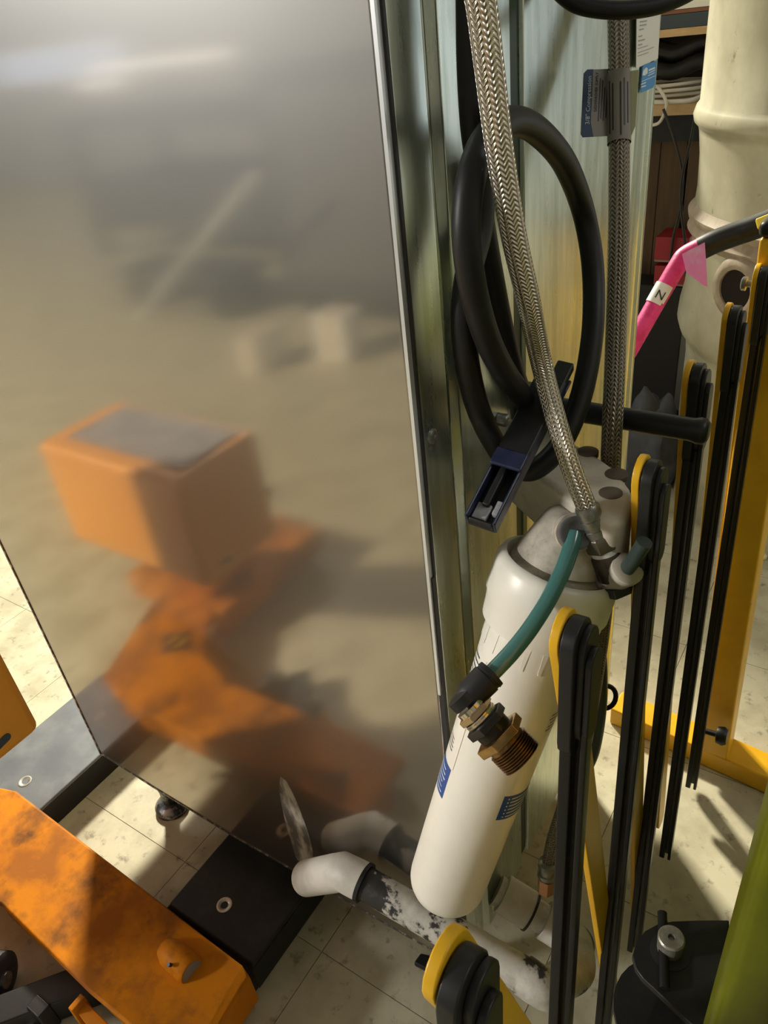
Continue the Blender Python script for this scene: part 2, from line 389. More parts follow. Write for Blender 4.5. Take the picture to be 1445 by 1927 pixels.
sb = nb(); prism(sb, [onx(x, y, X1) for x, y in ((1205, 175), (1228, 165), (1231, 158), (1235, 114), (1212, 122), (1208, 127))], (.0005, 0, 0))
sb = obj('blue_sticker', sb, BLUEST, cab, label='small blue sticker with white emblem')
ln = nb(); X2 = xs_ + .0012
prism(ln, [onx(x, y, X2) for x, y in ((1208, 142), (1213, 142), (1218, 138), (1218, 128), (1215, 127), (1210, 133))], (.0003, 0, 0))
for xa, ya, xb, yb, th in ((1220, 131, 1232, 126, 3), (1220, 137, 1232, 131, 1.6), (1219, 142, 1231, 136, 1.4), (1207, 153, 1233, 142, 1), (1206, 158, 1215, 154, 2), (1206, 163, 1215, 160, 2)):
    strip(ln, xa, ya, xb, yb, th, X2)
obj('emblem', ln, INKW, sb)

# ================================================================= FLOOR PLANKS UNDER THE CABINET
def plank(x0, x1, yf, label, m, screws):
    t = thing('floor_plank', label, 'plank', ((x0 + x1) / 2, .3, 0), 'dark planks under the cabinet')
    bm = nb(); prism(bm, [(x0, yf, .012), (x0, yf + .012, .056), (x0, yf + .02, .06), (x0, 1.0, .06), (x0, 1.0, 0), (x0, yf, 0)], (x1 - x0, 0, 0))
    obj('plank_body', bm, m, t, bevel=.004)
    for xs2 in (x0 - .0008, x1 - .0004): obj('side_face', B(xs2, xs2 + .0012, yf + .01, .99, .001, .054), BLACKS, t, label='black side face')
    for sx, sy in screws:
        s = nb(); lathe(s, (sx, sy, .058), (0, 0, 1), [(0, .0125), (.0028, .0125), (.003, .011), (.0022, .0062), (.0002, .0045)], 24)
        obj('screw', s, mat('screw_zinc', (.62, .58, .50), .3, .85) if 'sz' not in WL else None, t, smooth=True)
    return t
sz = mat('screw_zinc', (.55, .52, .46), .32, .85)
WL['sz'] = 1
for a in (plank(-1.01, -.826, -.19, 'dark plank with sheen put in as grey colour and a countersunk screw, beside orange cover', PLANKG, [(-.909, -.090)]),
          plank(-.48, -.296, -.135, 'black plank with countersunk screw lying under the bottom front edge of cabinet', BLACKS, [(-.398, -.075)])):
    for ch in a.children:
        if ch.name.startswith('screw'): ch.data.materials.clear(); ch.data.materials.append(sz)

# ================================================================= ORANGE PALLET JACK
pj = thing('pallet_jack', 'orange pallet jack with scuffed fork and bright cover', 'pallet jack', (-.95, -.4, 0))
fk = nb()
fo = [V((-1.07, -.43, .10)), V((-.955, -.15, .10)), onz(30, 1487, .10), onz(236, 1645, .10), onz(440, 1804, .10), onz(455, 1818, .097), onz(471, 1836, .085), onz(440, 1885, .085), onz(395, 1950, .085), onz(375, 1975, .097), onz(352, 2010, .10), onz(240, 1927, .10), onz(167, 1866, .10), onz(86, 1786, .10), onz(0, 1700, .10), V((-.80, -.30, .10)), V((-.90, -.43, .10))]
prism(fk, fo, (0, 0, -.012))
obj('fork', fk, ORANGE, pj, bevel=.006)
sk = nb()
def wall_(a, b, z1=.094, z0=.04, th=.008):
    dd_ = (b - a).normalized(); n_ = V((-dd_.y, dd_.x, 0))
    pbox(sk, V((a.x, a.y, z0)) + n_ * .001, V((b.x - a.x, b.y - a.y, 0)), n_ * th, (0, 0, z1 - z0))
wall_(fo[4], fo[2]); wall_(fo[14], fo[11], .094, .058); wall_(fo[8], fo[6], .080, .015)
obj('fork_skirt', sk, ORANGE, pj, bevel=.002)
bp_ = onz(340, 1806, .115)
bs = nb(); bd = V((1, -.06, .02)).normalized(); lathe(bs, bp_ - bd * .04 - V((0, 0, .010)), bd, [(0, .014), (.012, .019), (.056, .0205), (.06, .018)], 24)
bs = obj('axle_boss', bs, ORANGE, pj, smooth=True)
e = bp_ + bd * .0205 - V((0, 0, .010)); pn = nb(); cyl(pn, e - bd * .004, e + bd * .0006, .0155, 24); obj('axle_pin', pn, mat('pin_grey', (.26, .27, .26), .5), bs, label='bare grey steel pin end')
rp = nb(); r0 = bp_ + V((-.002, -.014, .008)); cyl(rp, r0, r0 + V((-.0005, -.003, .006)), .0028, 10); obj('roll_pin', rp, BLACKP, bs)
lk = nb()
for pts in ([(-.475, -.285, .075), (-.42, -.287, .07), (-.30, -.30, .05), (-.30, -.306, .05), (-.43, -.306, .062), (-.478, -.30, .075)],):
    prism(lk, pts, (0, 0, -.03))
box(lk, -.478, -.468, -.306, -.283, .03, .085)
obj('link_bracket', lk, ORANGE, pj, bevel=.002)
# carriage, column and cover
obj('carriage', B(-1.20, -.86, -.80, -.425, .03, .099), ORANGE, pj, bevel=.006)
cl = nb(); prism(cl, [(-1.08, -.50, .10), (-.90, -.50, .10), (-.86, -.46, .30), (-.60, -.36, .49), (-.60, -.20, .49), (-.86, -.26, .30), (-.96, -.22, .10), (-1.08, -.22, .10)][0:0] or
      [(-1.05, -.60, .10), (-.92, -.60, .10), (-.62, -.44, .49), (-.84, -.44, .49)], (0, .15, 0))
obj('column', cl, ORANGE, pj, bevel=.006)
cv = obj('cover', B(-.845, -.513, -.325, -.152, .49, .685), ORANGEC, pj, bevel=.012, seg=3, label='bright smooth orange cover')
tp = nb(); box(tp, -.80, -.535, -.305, -.185, .684, .689); obj('cover_mat', tp, mat('grey_mat', (.18, .18, .20), .6, 0, (.3, .3, .32), 20, .4, .6), cv, label='grey scuffed mat')
sl = nb(); a = onx(-4, 1404, -.5126); b_ = onx(12, 1388, -.5126)
slat(sl, a, b_, (0, 0, 1), .011, .002); obj('slot_insert', sl, SLATE, cv)
dec = nb(); dc = V((-.885, -.30, .1006)); prism(dec, [dc + V((-.048, 0, 0)), dc + V((0, .04, 0)), dc + V((.05, 0, 0)), dc + V((0, -.042, 0))], (0, 0, .0006))
dec = obj('warning_decal', dec, INK, pj, label='black diamond warning decal')
dm = nb(); 
for k in (-1, 1):
    c0 = dc + V((k * .012, 0, .0012)); pth = cr([c0 + V((-.008, -.012, 0)), c0 + V((.004, -.010, 0)), c0 + V((.006, .002, 0)), c0 + V((-.004, .012, 0))], 4); tube(dm, pth, .0025, 6)
obj('decal_mark', dm, YEL, dec)

# black beam and caster at the lower left
bb = thing('caster_frame', 'black steel beam with caster wheel on floor beyond orange fork', 'caster frame', (-.62, -.36, 0))
a0, a1 = onz(-60, 1893, .052), onz(260, 1772, .052)
dv = (a1 - a0).normalized(); sd = V((dv.y, -dv.x, 0))
bm = nb(); pbox(bm, a0 - V((0, 0, .05)), a1 - a0, sd * .045, (0, 0, .05)); obj('beam', bm, BLACKP, bb, bevel=.003)
pl = at(160, 1900, 1.0)
bm = nb(); q = onz(80, 1905, .03); pbox(bm, q + V((-.012, -.01, -.03)), (.03, 0, 0), (0, .02, 0), (0, 0, .055)); obj('strut', bm, BLACKP, bb, bevel=.002)
wq = onz(12, 1842, .04)
bm = nb(); lathe(bm, wq + V((-.03, -.016, 0)), (.88, .47, 0), [(0, .03), (.004, .038), (.028, .038), (.032, .03)], 28)
wl = obj('wheel', bm, mat('wheel_rubber', (.03, .028, .035), .5), bb, smooth=True)
bm = nb(); cyl(bm, wq + V((-.034, -.02, 0)), wq + V((.003, .0, 0)), .012, 16); obj('hub', bm, GREYM, wl)
wq2 = onz(38, 1935, .02)
bm = nb(); lathe(bm, wq2, (0, 0, 1), [(-.018, .020), (.004, .024), (.01, .016)], 20); obj('swivel_plate', bm, CHROME, bb, smooth=True)

# ================================================================= FILTER
flt = thing('water_filter', 'dusty white water filter cartridge hanging from wall bracket', 'water filter', at(846, 1643, .785))
P1 = at(993, 1227, .675); P2 = at(846, 1643, .785)
ax = (P1 - P2).normalized(); LF = (P1 - P2).length
r1, r2 = 184 * .675 / F / 2, 143 * .785 / F / 2
def rad(s): return r2 + (r1 - r2) * s / LF
pr = [(-.036, .0)]
for k in range(1, 8):
    t = PI / 2 * k / 7; pr.append((-.036 + .03 * (1 - math.cos(t)), rad(0) * (.30 + .70 * math.sin(t)) if k < 7 else rad(0)))
pr += [(LF + .036, rad(LF + .036))]
bm = nb(); lathe(bm, P2, ax, pr, 64); body = obj('cartridge', bm, WHITE, flt, smooth=True, bevel=0)
tocam = (CAM - (P1 + P2) / 2); e1 = (tocam - ax * tocam.dot(ax)).normalized(); e2 = e1.cross(ax)
if e2.dot(R @ V((1, 0, 0))) < 0: e2 = -e2
def patch(bm, s0, s1, a0, a1, off=.0003, n=10, sk=0.):
    prev = None; uvp = []
    for k in range(n + 1):
        a = a0 + (a1 - a0) * k / n; d = e1 * math.cos(a) + e2 * math.sin(a)
        sh = sk * (k / n)
        v0 = bm.verts.new(P2 + ax * (s0 + sh) + d * (rad(s0) + off)); v1 = bm.verts.new(P2 + ax * (s1 + sh) + d * (rad(s1) + off))
        if prev: bm.faces.new([prev[0], v0, v1, prev[1]])
        prev = (v0, v1)
    return bm
def along(px, py):
    """nearest axis coordinate and angle for a pixel that lies on the cartridge"""
    r = ray(px, py).normalized(); best = None
    for i in range(-20, 500):
        s = LF * i / 400; c = P2 + ax * s; t = (c - CAM).dot(r); q = CAM + r * t
        # intersect at this height
        dd = (q - c); off = dd.dot(e2) / rad(s)
        z = abs((q - c).dot(ax))
        if best is None or z < best[0]: best = (z, s, math.asin(max(-1, min(1, off))))
    return best[1], best[2]
sA, _ = along(855, 1440); sB, _ = along(975, 1490)
bm = patch(nb(), sA - .020, sA + .016, math.radians(-92), math.radians(-46)); lb = obj('blue_label', bm, BLUE, body, smooth=True)
bm = nb()
bm = patch(nb(), sB - .014, sB + .016, math.radians(34), math.radians(92)); lb2 = obj('blue_label', bm, BLUE, body, smooth=True)
bm = nb()
for k in range(6):
    patch(bm, sB - .011 + k * .0045, sB - .0098 + k * .0045, math.radians(46), math.radians(86), .0006, 6)
    patch(bm, sB - .011 + k * .0045, sB - .0095 + k * .0045, math.radians(41), math.radians(43), .0006, 2)
    patch(bm, sA - .016 + k * .005, sA - .0148 + k * .005, math.radians(-86), math.radians(-52 - 2 * (k % 3)), .0006, 6)
obj('label_print', bm, INKW, body)['kind'] = 'stuff'
bm = nb(); sC, _ = along(900, 1240); sD, _ = along(1035, 1335); sE, _ = along(865, 1370)
for k in range(7):
    patch(bm, sC - .02 + k * .0055, sC - .0188 + k * .0055, math.radians(-84), math.radians(-58 + 3 * (k % 2)), .0004, 6)
for k in range(5):
    patch(bm, sD - .010 + k * .0042, sD - .0090 + k * .0042, math.radians(58 + 2 * (k % 3)), math.radians(88), .0004, 6)
for k in range(4):
    patch(bm, sE - .012 + k * .004, sE - .0112 + k * .004, math.radians(-80), math.radians(-56 - k), .0004, 6)
obj('printed_text', bm, INK, body)['kind'] = 'stuff'
bm = nb(); patch(bm, sA + .018, LF * .98, math.radians(-44), math.radians(-42.5), .0006, 2); patch(bm, sA + .018, LF * .7, math.radians(41), math.radians(43), .0006, 2)
obj('label_seam', bm, WHITE, body)
# small moulded ribs under the collar
s_c = LF + .006
for k in range(9):
    a = math.radians(-80 + 20 * k); d = e1 * math.cos(a) + e2 * math.sin(a); t = (-e1 * math.sin(a) + e2 * math.cos(a))
    c = P2 + ax * s_c + d * (rad(s_c) - .001); bm = nb()
    prism(bm, [c - t * .0026 + ax * .026, c + t * .0026 + ax * .026, c + t * .0012, c - t * .0012], d * .0016)
    obj('rib', bm, WHITE, body)
# collar and head
s0 = LF + .030
rc = 232 * .635 / F / 2
bm = nb(); lathe(bm, P2, ax, [(s0 - .002, rc - .006), (s0, rc - .002), (s0 + .022, rc), (s0 + .026, rc + .002), (s0 + .056, rc + .001), (s0 + .062, rc - .002), (s0 + .063, rc - .006), (s0 + .055, rc - .010), (s0 + .05, rc - .014)], 64)
obj('collar', bm, WHITE, flt, smooth=True)
bm = nb(); lathe(bm, P2, ax, [(s0 + .045, rc - .010), (s0 + .060, rc - .011), (s0 + .064, rc - .018), (s0 + .066, .038), (s0 + .072, .036), (s0 + .092, .029), (s0 + .104, .024), (s0 + .110, .016)], 48)
head = obj('head', bm, GREYW, flt, smooth=True)
pa = at(1048, 1005, .655); pb = at(1082, 1003, .600)
bm = nb(); lathe(bm, pa, pb - pa, [(0, .020), (.02, .0185), (.035, .0165), (.050, .0165), (.0505, .0155), (.056, .0155)], 32)
obj('inlet_port', bm, GREYW, head, smooth=True)
pe = pa + (pb - pa).normalized() * .055
bm = nb(); lathe(bm, pe, pb - pa, [(0, .0135), (.005, .0135), (.0055, .012), (.004, .009)], 28); obj('collet', bm, mat('grey_collet', (.10, .10, .105), .45), head, smooth=True)
# right hand elbow with short green stub
q0 = at(1140, 1098, .625); q1 = at(1186, 1066, .590)
bm = nb(); lathe(bm, q0, q1 - q0, [(0, .0125), (.028, .0125), (.030, .0135), (.036, .0135), (.038, .011)], 28); obj('outlet_port', bm, GREYW, head, smooth=True)
q2 = at(1213, 1020, .565)
bm = nb(); tube(bm, [at(1180, 1070, .592), at(1192, 1054, .581), q2], .0060, 20); obj('stub_tube', bm, mat('dark_green_stub', (.03, .05, .045), .35), head, smooth=True, label='short dark green tube stub')
# bracket on the side panel
bk = nb(); zt_ = .86
ol = [V((.003, .135, zt_))] + [onz(x, y, zt_) for x, y in ((1020, 900), (1095, 957), (1150, 986), (1178, 974), (1191, 948), (1186, 914), (1160, 880), (1110, 845), (1062, 822))] + [V((.003, .205, zt_))]
prism(bk, ol, (0, 0, -.058))
obj('bracket', bk, BRKT, flt, bevel=.007, seg=4)
for px, py in ((1106, 848), (1160, 890), (1149, 926)):
    c = onz(px, py, zt_ + .001); c.z = zt_
    bm = nb(); nrm = V((0, 0, 1)); lathe(bm, c - nrm * .004, nrm, [(0, .0095), (.0045, .0095), (.0052, .008)], 24); obj('screw_plug', bm, CAPB, flt, smooth=True)
for px, py in ((946, 790), (934, 828)):
    c = onx(px, py, .005); bm = nb(); lathe(bm, c, (1, 0, 0), [(-.004, .006), (.004, .006), (.006, .004)], 16); obj('screw', bm, GREYM, flt, smooth=True)

# ================================================================= HOSES, TUBES, CORD
def braided(name, label, pts, r, m, n=10, seg=28):
    t = thing(name, label, 'hose', pts[-1])
    obj('braid', tube(nb(), cr(pts, n), r, seg), m, t, smooth=True); return t
mp_ = [atc(880, -130, .565, .067), atc(893, -60, .565, .067), atc(906, 10, .565, .067), atc(921, 130, .565, .067), atc(940, 280, .565, .067), atc(966, 440, .57, .067), atc(993, 560, .57, .067), atc(1018, 680, .575), atc(1046, 790, .58), atc(1075, 880, .585), atc(1100, 945, .592), atc(1116, 985, .597)]
h1 = braided('braided_hose', 'bright braided steel hose ending at the filter head', mp_, .0081, HOSE)
d = (mp_[-1] - mp_[-2]).normalized(); e = mp_[-1]
bm = nb(); lathe(bm, e - d * .012, d, [(-.004, .0089), (-.002, .0098), (.007, .0098), (.0072, .0106), (.0125, .0106), (.0127, .0098), (.016, .0098), (.0162, .0106), (.0225, .0106)], 28); obj('ferrule', bm, GREYM, h1, smooth=True)
bm = nb(); lathe(bm, e + d * .010, d, [(0, .0120), (.002, .0135), (.012, .0135), (.014, .012)], 6); obj('hex_nut', bm, mat('dull_hex', (.22, .19, .15), .4, .9), h1, bevel=.0008)
bm = nb(); lathe(bm, e + d * .022, d, [(0, .0108), (.006, .0112)], 28); obj('thread_tape', bm, PAPER, h1, label='white thread tape')
d2 = (at(1152, 1088, .612) - e).normalized()
bm = nb(); lathe(bm, e + d * .027, d2, [(0, .0115), (.002, .0125), (.022, .0125), (.024, .0105), (.030, .0105)], 24); obj('adapter', bm, mat('dark_adapter', (.10, .085, .07), .45, .7, (.05, .045, .04), 60, .4, .6), h1, smooth=True)
bm = nb(); lathe(bm, e + d * .027 + d2 * .028, d2, [(0, .0135), (.009, .0135)], 6); obj('adapter_hex', bm, mat('black_hex', (.045, .045, .05), .4, .5), h1, bevel=.0008)

hp = [at(1158, -120, .63), at(1161, -30, .63), at(1164, 100, .635), at(1165, 300, .64), at(1163, 480, .645), at(1158, 650, .65), at(1153, 780, .645), at(1149, 880, .672), at(1146, 1000, .745), at(1138, 1130, .79), at(1122, 1260, .84), at(1098, 1400, .89), at(1064, 1510, .93), at(1042, 1580, .95), at(1031, 1630, .96)]
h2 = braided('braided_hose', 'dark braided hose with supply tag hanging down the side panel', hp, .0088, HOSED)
e = hp[-1]; d = (at(1024, 1705, .985) - e).normalized()
bm = nb(); lathe(bm, e - d * .008, d, [(0, .0092), (.002, .0125), (.008, .0130), (.010, .0105), (.018, .0105), (.019, .0125), (.024, .0125), (.025, .010)], 24); obj('ferrule', bm, GREYM, h2, smooth=True)
bm = nb(); lathe(bm, e + d * .020, d, [(0, .0115), (.022, .0115)], 6, ref=(1, 0, 0)); obj('copper_nut', bm, COPPER, h2, bevel=.0008, label='copper coloured hex nut')
# tag: folded flag held round the hose
tg = thing('supply_tag', 'navy and grey paper tag folded round the dark braided hose', 'tag', at(1165, 210, .63))
DT = .634
A = [at(1098, 132, DT), at(1200, 128, DT + .010), at(1197, 262, DT + .010), at(1092, 259, DT)]
xt = (A[1] - A[0]).normalized(); yt = (A[0] - A[3]).normalized(); nt_ = xt.cross(yt)
if nt_.dot(CAM - A[0]) < 0: nt_ = -nt_
Lx = (at(1162, 130, DT) - A[0]).length
bm = nb(); pts = [A[3] + xt * .002 , A[3] + xt * .010, A[3] + xt * Lx, A[0] + xt * Lx, A[0] + xt * .003, A[0] - yt * .003, A[3] + yt * .003]
flag = prism(bm, pts, nt_ * .0005); flag = obj('flag', flag, TAGM, tg)
bm = nb(); prism(bm, [A[3] + nt_ * .0006 + xt * .002, A[3] + nt_ * .0006 + xt * .0115, A[3] + nt_ * .0006 + xt * .0085 + yt * .012, A[0] + nt_ * .0006 + xt * .0085, A[0] + nt_ * .0006 + xt * .003, A[0] + nt_ * .0006 - yt * .003, A[3] + nt_ * .0006 + yt * .003], nt_ * .0003)
navy = obj('navy_band', bm, mat('navy_print', (.010, .035, .085), .6), flag)
bm = text_bm('3/8" Compression', .0056, A[3] + xt * .0070 + yt * .010 + nt_ * .0012, yt, -xt, .0001); obj('printed_words', bm, mat('tag_pale_ink', (.45, .5, .52), .5), flag)
bm = text_bm('DISHWASHER SUPPLY', .0034, A[3] + xt * .0135 + yt * .021 + nt_ * .0008, yt, -xt, .0001)
for k in range(4):
    o_ = A[3] + xt * (.0152 + k * .0022) + yt * (.013 + .002 * (k % 2)) + nt_ * .0008
    pbox(bm, o_, xt * .0008, yt * (.036 - .004 * (k % 3)), nt_ * .0002)
obj('printed_words', bm, INK, flag)
# sleeve round the hose
hc0, hc1 = at(1164, 138, .635), at(1165, 270, .639)
bm = nb(); lathe(bm, hc0, hc1 - hc0, [(0, .0094), (.002, .0098), ((hc1 - hc0).length, .0098)], 28, caps=False); sl = obj('sleeve', bm, TAGM, tg, smooth=True)
bm = nb(); hd = (hc1 - hc0).normalized(); fc = (CAM - hc0); fc = (fc - hd * fc.dot(hd)).normalized(); sd_ = hd.cross(fc)
if sd_.dot(R @ V((1, 0, 0))) < 0: sd_ = -sd_
for k in range(6):
    a = math.radians(-45 + 19 * k); dd = fc * math.cos(a) + sd_ * math.sin(a); tt = hd.cross(dd)
    if k == 2: continue
    pbox(bm, hc0 + dd * .0098 + hd * (.008 + .003 * (k % 2)), hd * (.043 - .005 * (k % 3)), tt * .0012, dd * .0002)
obj('small_print', bm, INK, sl)['kind'] = 'stuff'
tl = nb(); prism(tl, [hc0 + sd_ * .0095, hc0 + sd_ * .016 + hd * .0, hc1 + sd_ * .013 - hd * .012, hc1 + sd_ * .0095 - hd * .004], fc * .0004); obj('tape_tail', tl, mat('clear_tape', (.42, .42, .24), .25), tg)

# teal tube with elbow and brass adaptors
tp_ = [at(1080, 1003, .600), at(1074, 1030, .596), at(1058, 1075, .592), at(1032, 1128, .588), at(998, 1182, .585), at(962, 1228, .583), at(930, 1262, .581), at(912, 1280, .58)]
tt_ = thing('teal_tube', 'translucent teal tube from filter head to brass threaded fitting', 'tube', tp_[-1])
obj('tubing', tube(nb(), cr(tp_, 10), .0068, 24), TEAL, tt_, smooth=True)
d = (tp_[-1] - tp_[-2]).normalized(); s_ = at(922, 1270, .581)
bm = nb(); lathe(bm, s_ - d * .003, d, [(0, .0085), (.0005, .0115), (.004, .0120), (.0045, .0112), (.006, .0112), (.0065, .0122), (.024, .0118), (.03, .010), (.033, .006)], 32)
el = obj('elbow', bm, mat('black_fitting', (.008, .008, .009), .5), tt_, smooth=True)
c0, c1 = at(868, 1312, .578), at(985, 1430, .572); dc_ = (c1 - c0).normalized(); Lc = (c1 - c0).length
def ch(name, s, pr, m, seg=28, **k):
    pr = [(a_, r_ * 1.22) for a_, r_ in pr]
    bm = nb(); lathe(bm, c0 + dc_ * s, dc_, pr, seg, ref=(0, 0, 1)); return obj(name, bm, m, tt_, **k)
k_ = Lc / 166.0                                        # metres per pixel along the chain
ch('elbow_foot', -.004, [(0, .006), (.002, .0095), (26 * k_, .0095)], el.data.materials[0], smooth=True)
ch('nickel_sleeve', 22 * k_, [(0, .0102), (10 * k_, .0102)], CHROME, smooth=True)
ch('nickel_hex', 31 * k_, [(0, .0118), (.0008, .0128), (13 * k_, .0128), (14 * k_, .0118)], mat('nickel_hex', (.50, .38, .24), .25, 1.), 6, bevel=.0004)
ch('washer', 46 * k_, [(0, .0112), (2.5 * k_, .0112), (2.6 * k_, .0100), (4.5 * k_, .0100), (4.6 * k_, .0116), (8 * k_, .0116)], CHROME, smooth=False)
ch('black_hex', 57 * k_, [(0, .0128), (.001, .0150), (18 * k_, .0150), (20 * k_, .0125)], mat('black_hex_nut', (.010, .010, .011), .35), 6, bevel=.0006)
ch('black_barrel', 76 * k_, [(0, .0118), (18 * k_, .0118)], mat('dark_barrel', (.03, .027, .02), .3, .6), smooth=True)
ch('brass_hex', 92 * k_, [(0, .0150), (.001, .0178), (20 * k_, .0178), (22 * k_, .0150)], BRASS, 6, bevel=.0006)
th = [(0, .0125), (10 * k_, .0130)]
s = 10 * k_
for i in range(8):
    th += [(s + i * 5.2 * k_ + .0003, .0128), (s + i * 5.2 * k_ + 2.2 * k_, .0143), (s + i * 5.2 * k_ + 3.2 * k_, .0143), (s + i * 5.2 * k_ + 5.0 * k_, .0128)]
th += [(s + 42 * k_, .012), (s + 42 * k_, .0095), (s + 36 * k_, .0092)]
ch('threaded_end', 112 * k_, th, BRASSD, 36, smooth=False)

# black peg
pb0 = onx(985, 757, .001); pend = ony(1322, 809, pb0.y)
pg = thing('hanging_peg', 'black horizontal peg sticking out from the side panel', 'peg', pb0)
bm = nb(); Lp = pend.x - pb0.x; lathe(bm, pb0, (1, 0, 0), [(0, .0098), (Lp - .008, .0100), (Lp - .003, .0115), (Lp + .002, .0112), (Lp + .005, .008)], 24); obj('peg_rod', bm, BLACKP, pg, smooth=True)
bm = nb(); lathe(bm, pb0, (1, 0, 0), [(0, .02), (.006, .02), (.008, .012)], 24); obj('flange', bm, BLACKS, pg, smooth=True)

# coiled black cord
DC = .625
cp = [atc(884, -120, .66, .026), atc(886, -20, .66, .026), atc(887, 120, .66, .026), atc(893, 240, .655, .026), atc(905, 340, .645, .026), atc(902, 430, .635, .026), atc(880, 520, .63, .026), atc(872, 600, .63, .026), atc(880, 690, .63, .026), atc(900, 770, .632, .026), atc(928, 830, .645, .026), atc(958, 872, .64, .026), atc(1000, 885, .63, .026), atc(1045, 850, .628, .036), atc(1078, 790, .628, .036), atc(1102, 710, .628, .047), atc(1116, 610, .628, .047), atc(1115, 500, .628, .047), atc(1098, 400, .628, .047), atc(1064, 310, .628, .047), atc(1015, 250, .63, .047), atc(965, 228, .632, .047), atc(920, 255, .625, .047), atc(890, 320, .615, .047), atc(878, 400, .608, .047), atc(880, 480, .605, .047), atc(896, 570, .608, .047), atc(922, 650, .615, .047), atc(955, 710, .622, .047), atc(985, 750, .63, .047)]
cd_ = thing('power_cord', 'thick black cord coiled in loops over the peg', 'cord', (cp[12].x, cp[12].y, cp[12].z))
obj('cord', tube(nb(), cr(cp, 10), .0092, 20), CORD, cd_, smooth=True)
cp2 = [onx(896, 300, .0115), onx(912, 420, .0115), onx(930, 520, .0115), onx(948, 610, .0115), onx(968, 690, .0115), onx(985, 740, .0115)]
c2 = tag(obj('cord_tail', tube(nb(), cr(cp2, 8), .0075, 16), CORD, smooth=True), 'straight black cord end running down behind the coiled cord', 'cord')

ca = [at(1010, -75, .56), at(1042, -28, .56), at(1078, 4, .56), at(1118, 16, .56), at(1165, 19, .56), at(1215, 15, .56), at(1262, 2, .56), at(1312, -24, .56), at(1345, -60, .57)]
tag(obj('black_cable', tube(nb(), cr(ca, 10), .0062, 16), CORD, smooth=True), 'black cable sagging across the top edge in front of the tagged hose', 'cable')
# navy channel clip
DN = .575
tA, tB_ = at(1048, 700, .612), at(903, 985, .558); dn = (tB_ - tA).normalized()
clip = thing('channel_clip', 'black and navy channel clip hanging slantwise below coiled cord', 'clip', tB_)
fcn = (CAM - tB_); fcn = (fcn - dn * fcn.dot(dn)).normalized(); wn_ = dn.cross(fcn)
if wn_.dot(R @ V((1, 0, 0))) < 0: wn_ = -wn_
fcn = (fcn - wn_ * .35).normalized(); wn_ = dn.cross(fcn)
if wn_.dot(R @ V((1, 0, 0))) < 0: wn_ = -wn_
Ln = (tB_ - tA).length; hw, hd_ = .0125, .0085
def cbox(name, s0, s1, w0, w1, f0, f1, m, par=clip, bev=.0015, **k):
    bm = nb(); pbox(bm, tA + dn * s0 + wn_ * w0 + fcn * f0, dn * (s1 - s0), wn_ * (w1 - w0), fcn * (f1 - f0)); return obj(name, bm, m, par, bevel=bev, **k)
cov = cbox('cover', .014, Ln * .68, -hw, hw, hd_ - .003, hd_, BLACKP)
cbox('cover_end', Ln * .58, Ln * .685, -hw - .0004, hw + .0004, hd_ - .0034, hd_ + .0006, NAVY, label='worn navy end of the cover')
cbox('side_wall', .012, Ln, -hw, -hw + .0025, -hd_, hd_ - .003, NAVY)
cbox('side_wall', .012, Ln, hw - .0025, hw, -hd_, hd_ - .003, NAVY)
cbox('channel_floor', .0, Ln, -hw, hw, -hd_, -hd_ + .0025, BLACKP)
cbox('end_wall', Ln - .003, Ln, -hw + .0025, hw - .0025, -hd_ + .0025, hd_ - .007, BLACKP)
cbox('inner_strip', Ln * .5, Ln * .90, -.0055, .0005, -hd_ + .0026, hd_ - .006, BLACKS)
cbox('grey_insert', Ln * .88, Ln - .004, -hw + .003, .002, -hd_ + .0026, hd_ - .010, mat('grey_insert', (.42, .42, .45), .5, 0, (.25, .25, .28), 60, .4, .6), bev=.0008, label='pale grey scuffed insert')
cbox('grey_insert', Ln * .85, Ln * .93, hw - .008, hw - .003, -hd_ + .0026, hd_ - .008, bpy.data.materials['grey_insert'], bev=.0008)
cbox('upper_tab', -.012, .022, -.004, .010, -hd_ + .001, .001, BLACKS)

# ================================================================= DRAIN PIPES
pv = thing('drain_pipe', 'stained white drain pipe with elbow along the cabinet bottom', 'pipe', (-.07, -.03, 0))
a = ony(578, 1652, -.034); b_ = ony(645, 1640, -.034); c = ony(680, 1658, -.032); dd = ony(985, 1835, -.020)
a = b_ + (b_ - dd).normalized() * 0 + V((-.045, 0.0, -.036)) * 0 + (a - b_)
RP = .0205
obj('pipe', tube(nb(), [c, c.lerp(dd, .33), c.lerp(dd, .66), dd], RP, 32), PVC, pv, smooth=True)
WP = mat('clean_white_pipe', (.66, .63, .57), .5, 0, (.5, .47, .42), 20, .4, .65, col3=(.12, .11, .1), n3scale=22, n3=(.66, .72))
pth = [a, a.lerp(b_, .75), b_, b_.lerp(c, .6), c + (c - b_) * .1]
obj('elbow', tube(nb(), pth, [RP + .0035] * 5, 32), WP, pv, smooth=True, label='cleaner white elbow with square cut end')
dr = (dd - c).normalized(); q = c + dr * .004
bm = nb(); lathe(bm, q, dr, [(-.0025, RP + .001), (-.0025, RP + .0045), (.0025, RP + .0045), (.0025, RP + .001)], 32); obj('ring', bm, BLACKP, pv, smooth=False)
e1_ = ony(1030, 1852, .0); s2a = ony(1080, 1765, .095); s2b = ony(960, 1690, .085)
pth = cr([dd, dd + dr * .03, e1_ + V((.012, .012, 0)), e1_.lerp(s2a, .5) + V((.02, 0, 0)), s2a], 6)
obj('bend', tube(nb(), pth, RP + .002, 28), PVC, pv, smooth=True)
s2c = ony(935, 1678, .085)
dq = (s2a - s2b).normalized()
obj('pipe', tube(nb(), [s2b - dq * .02, s2b.lerp(s2a, .5), s2a], RP - .001, 28), PVC, pv, smooth=True)
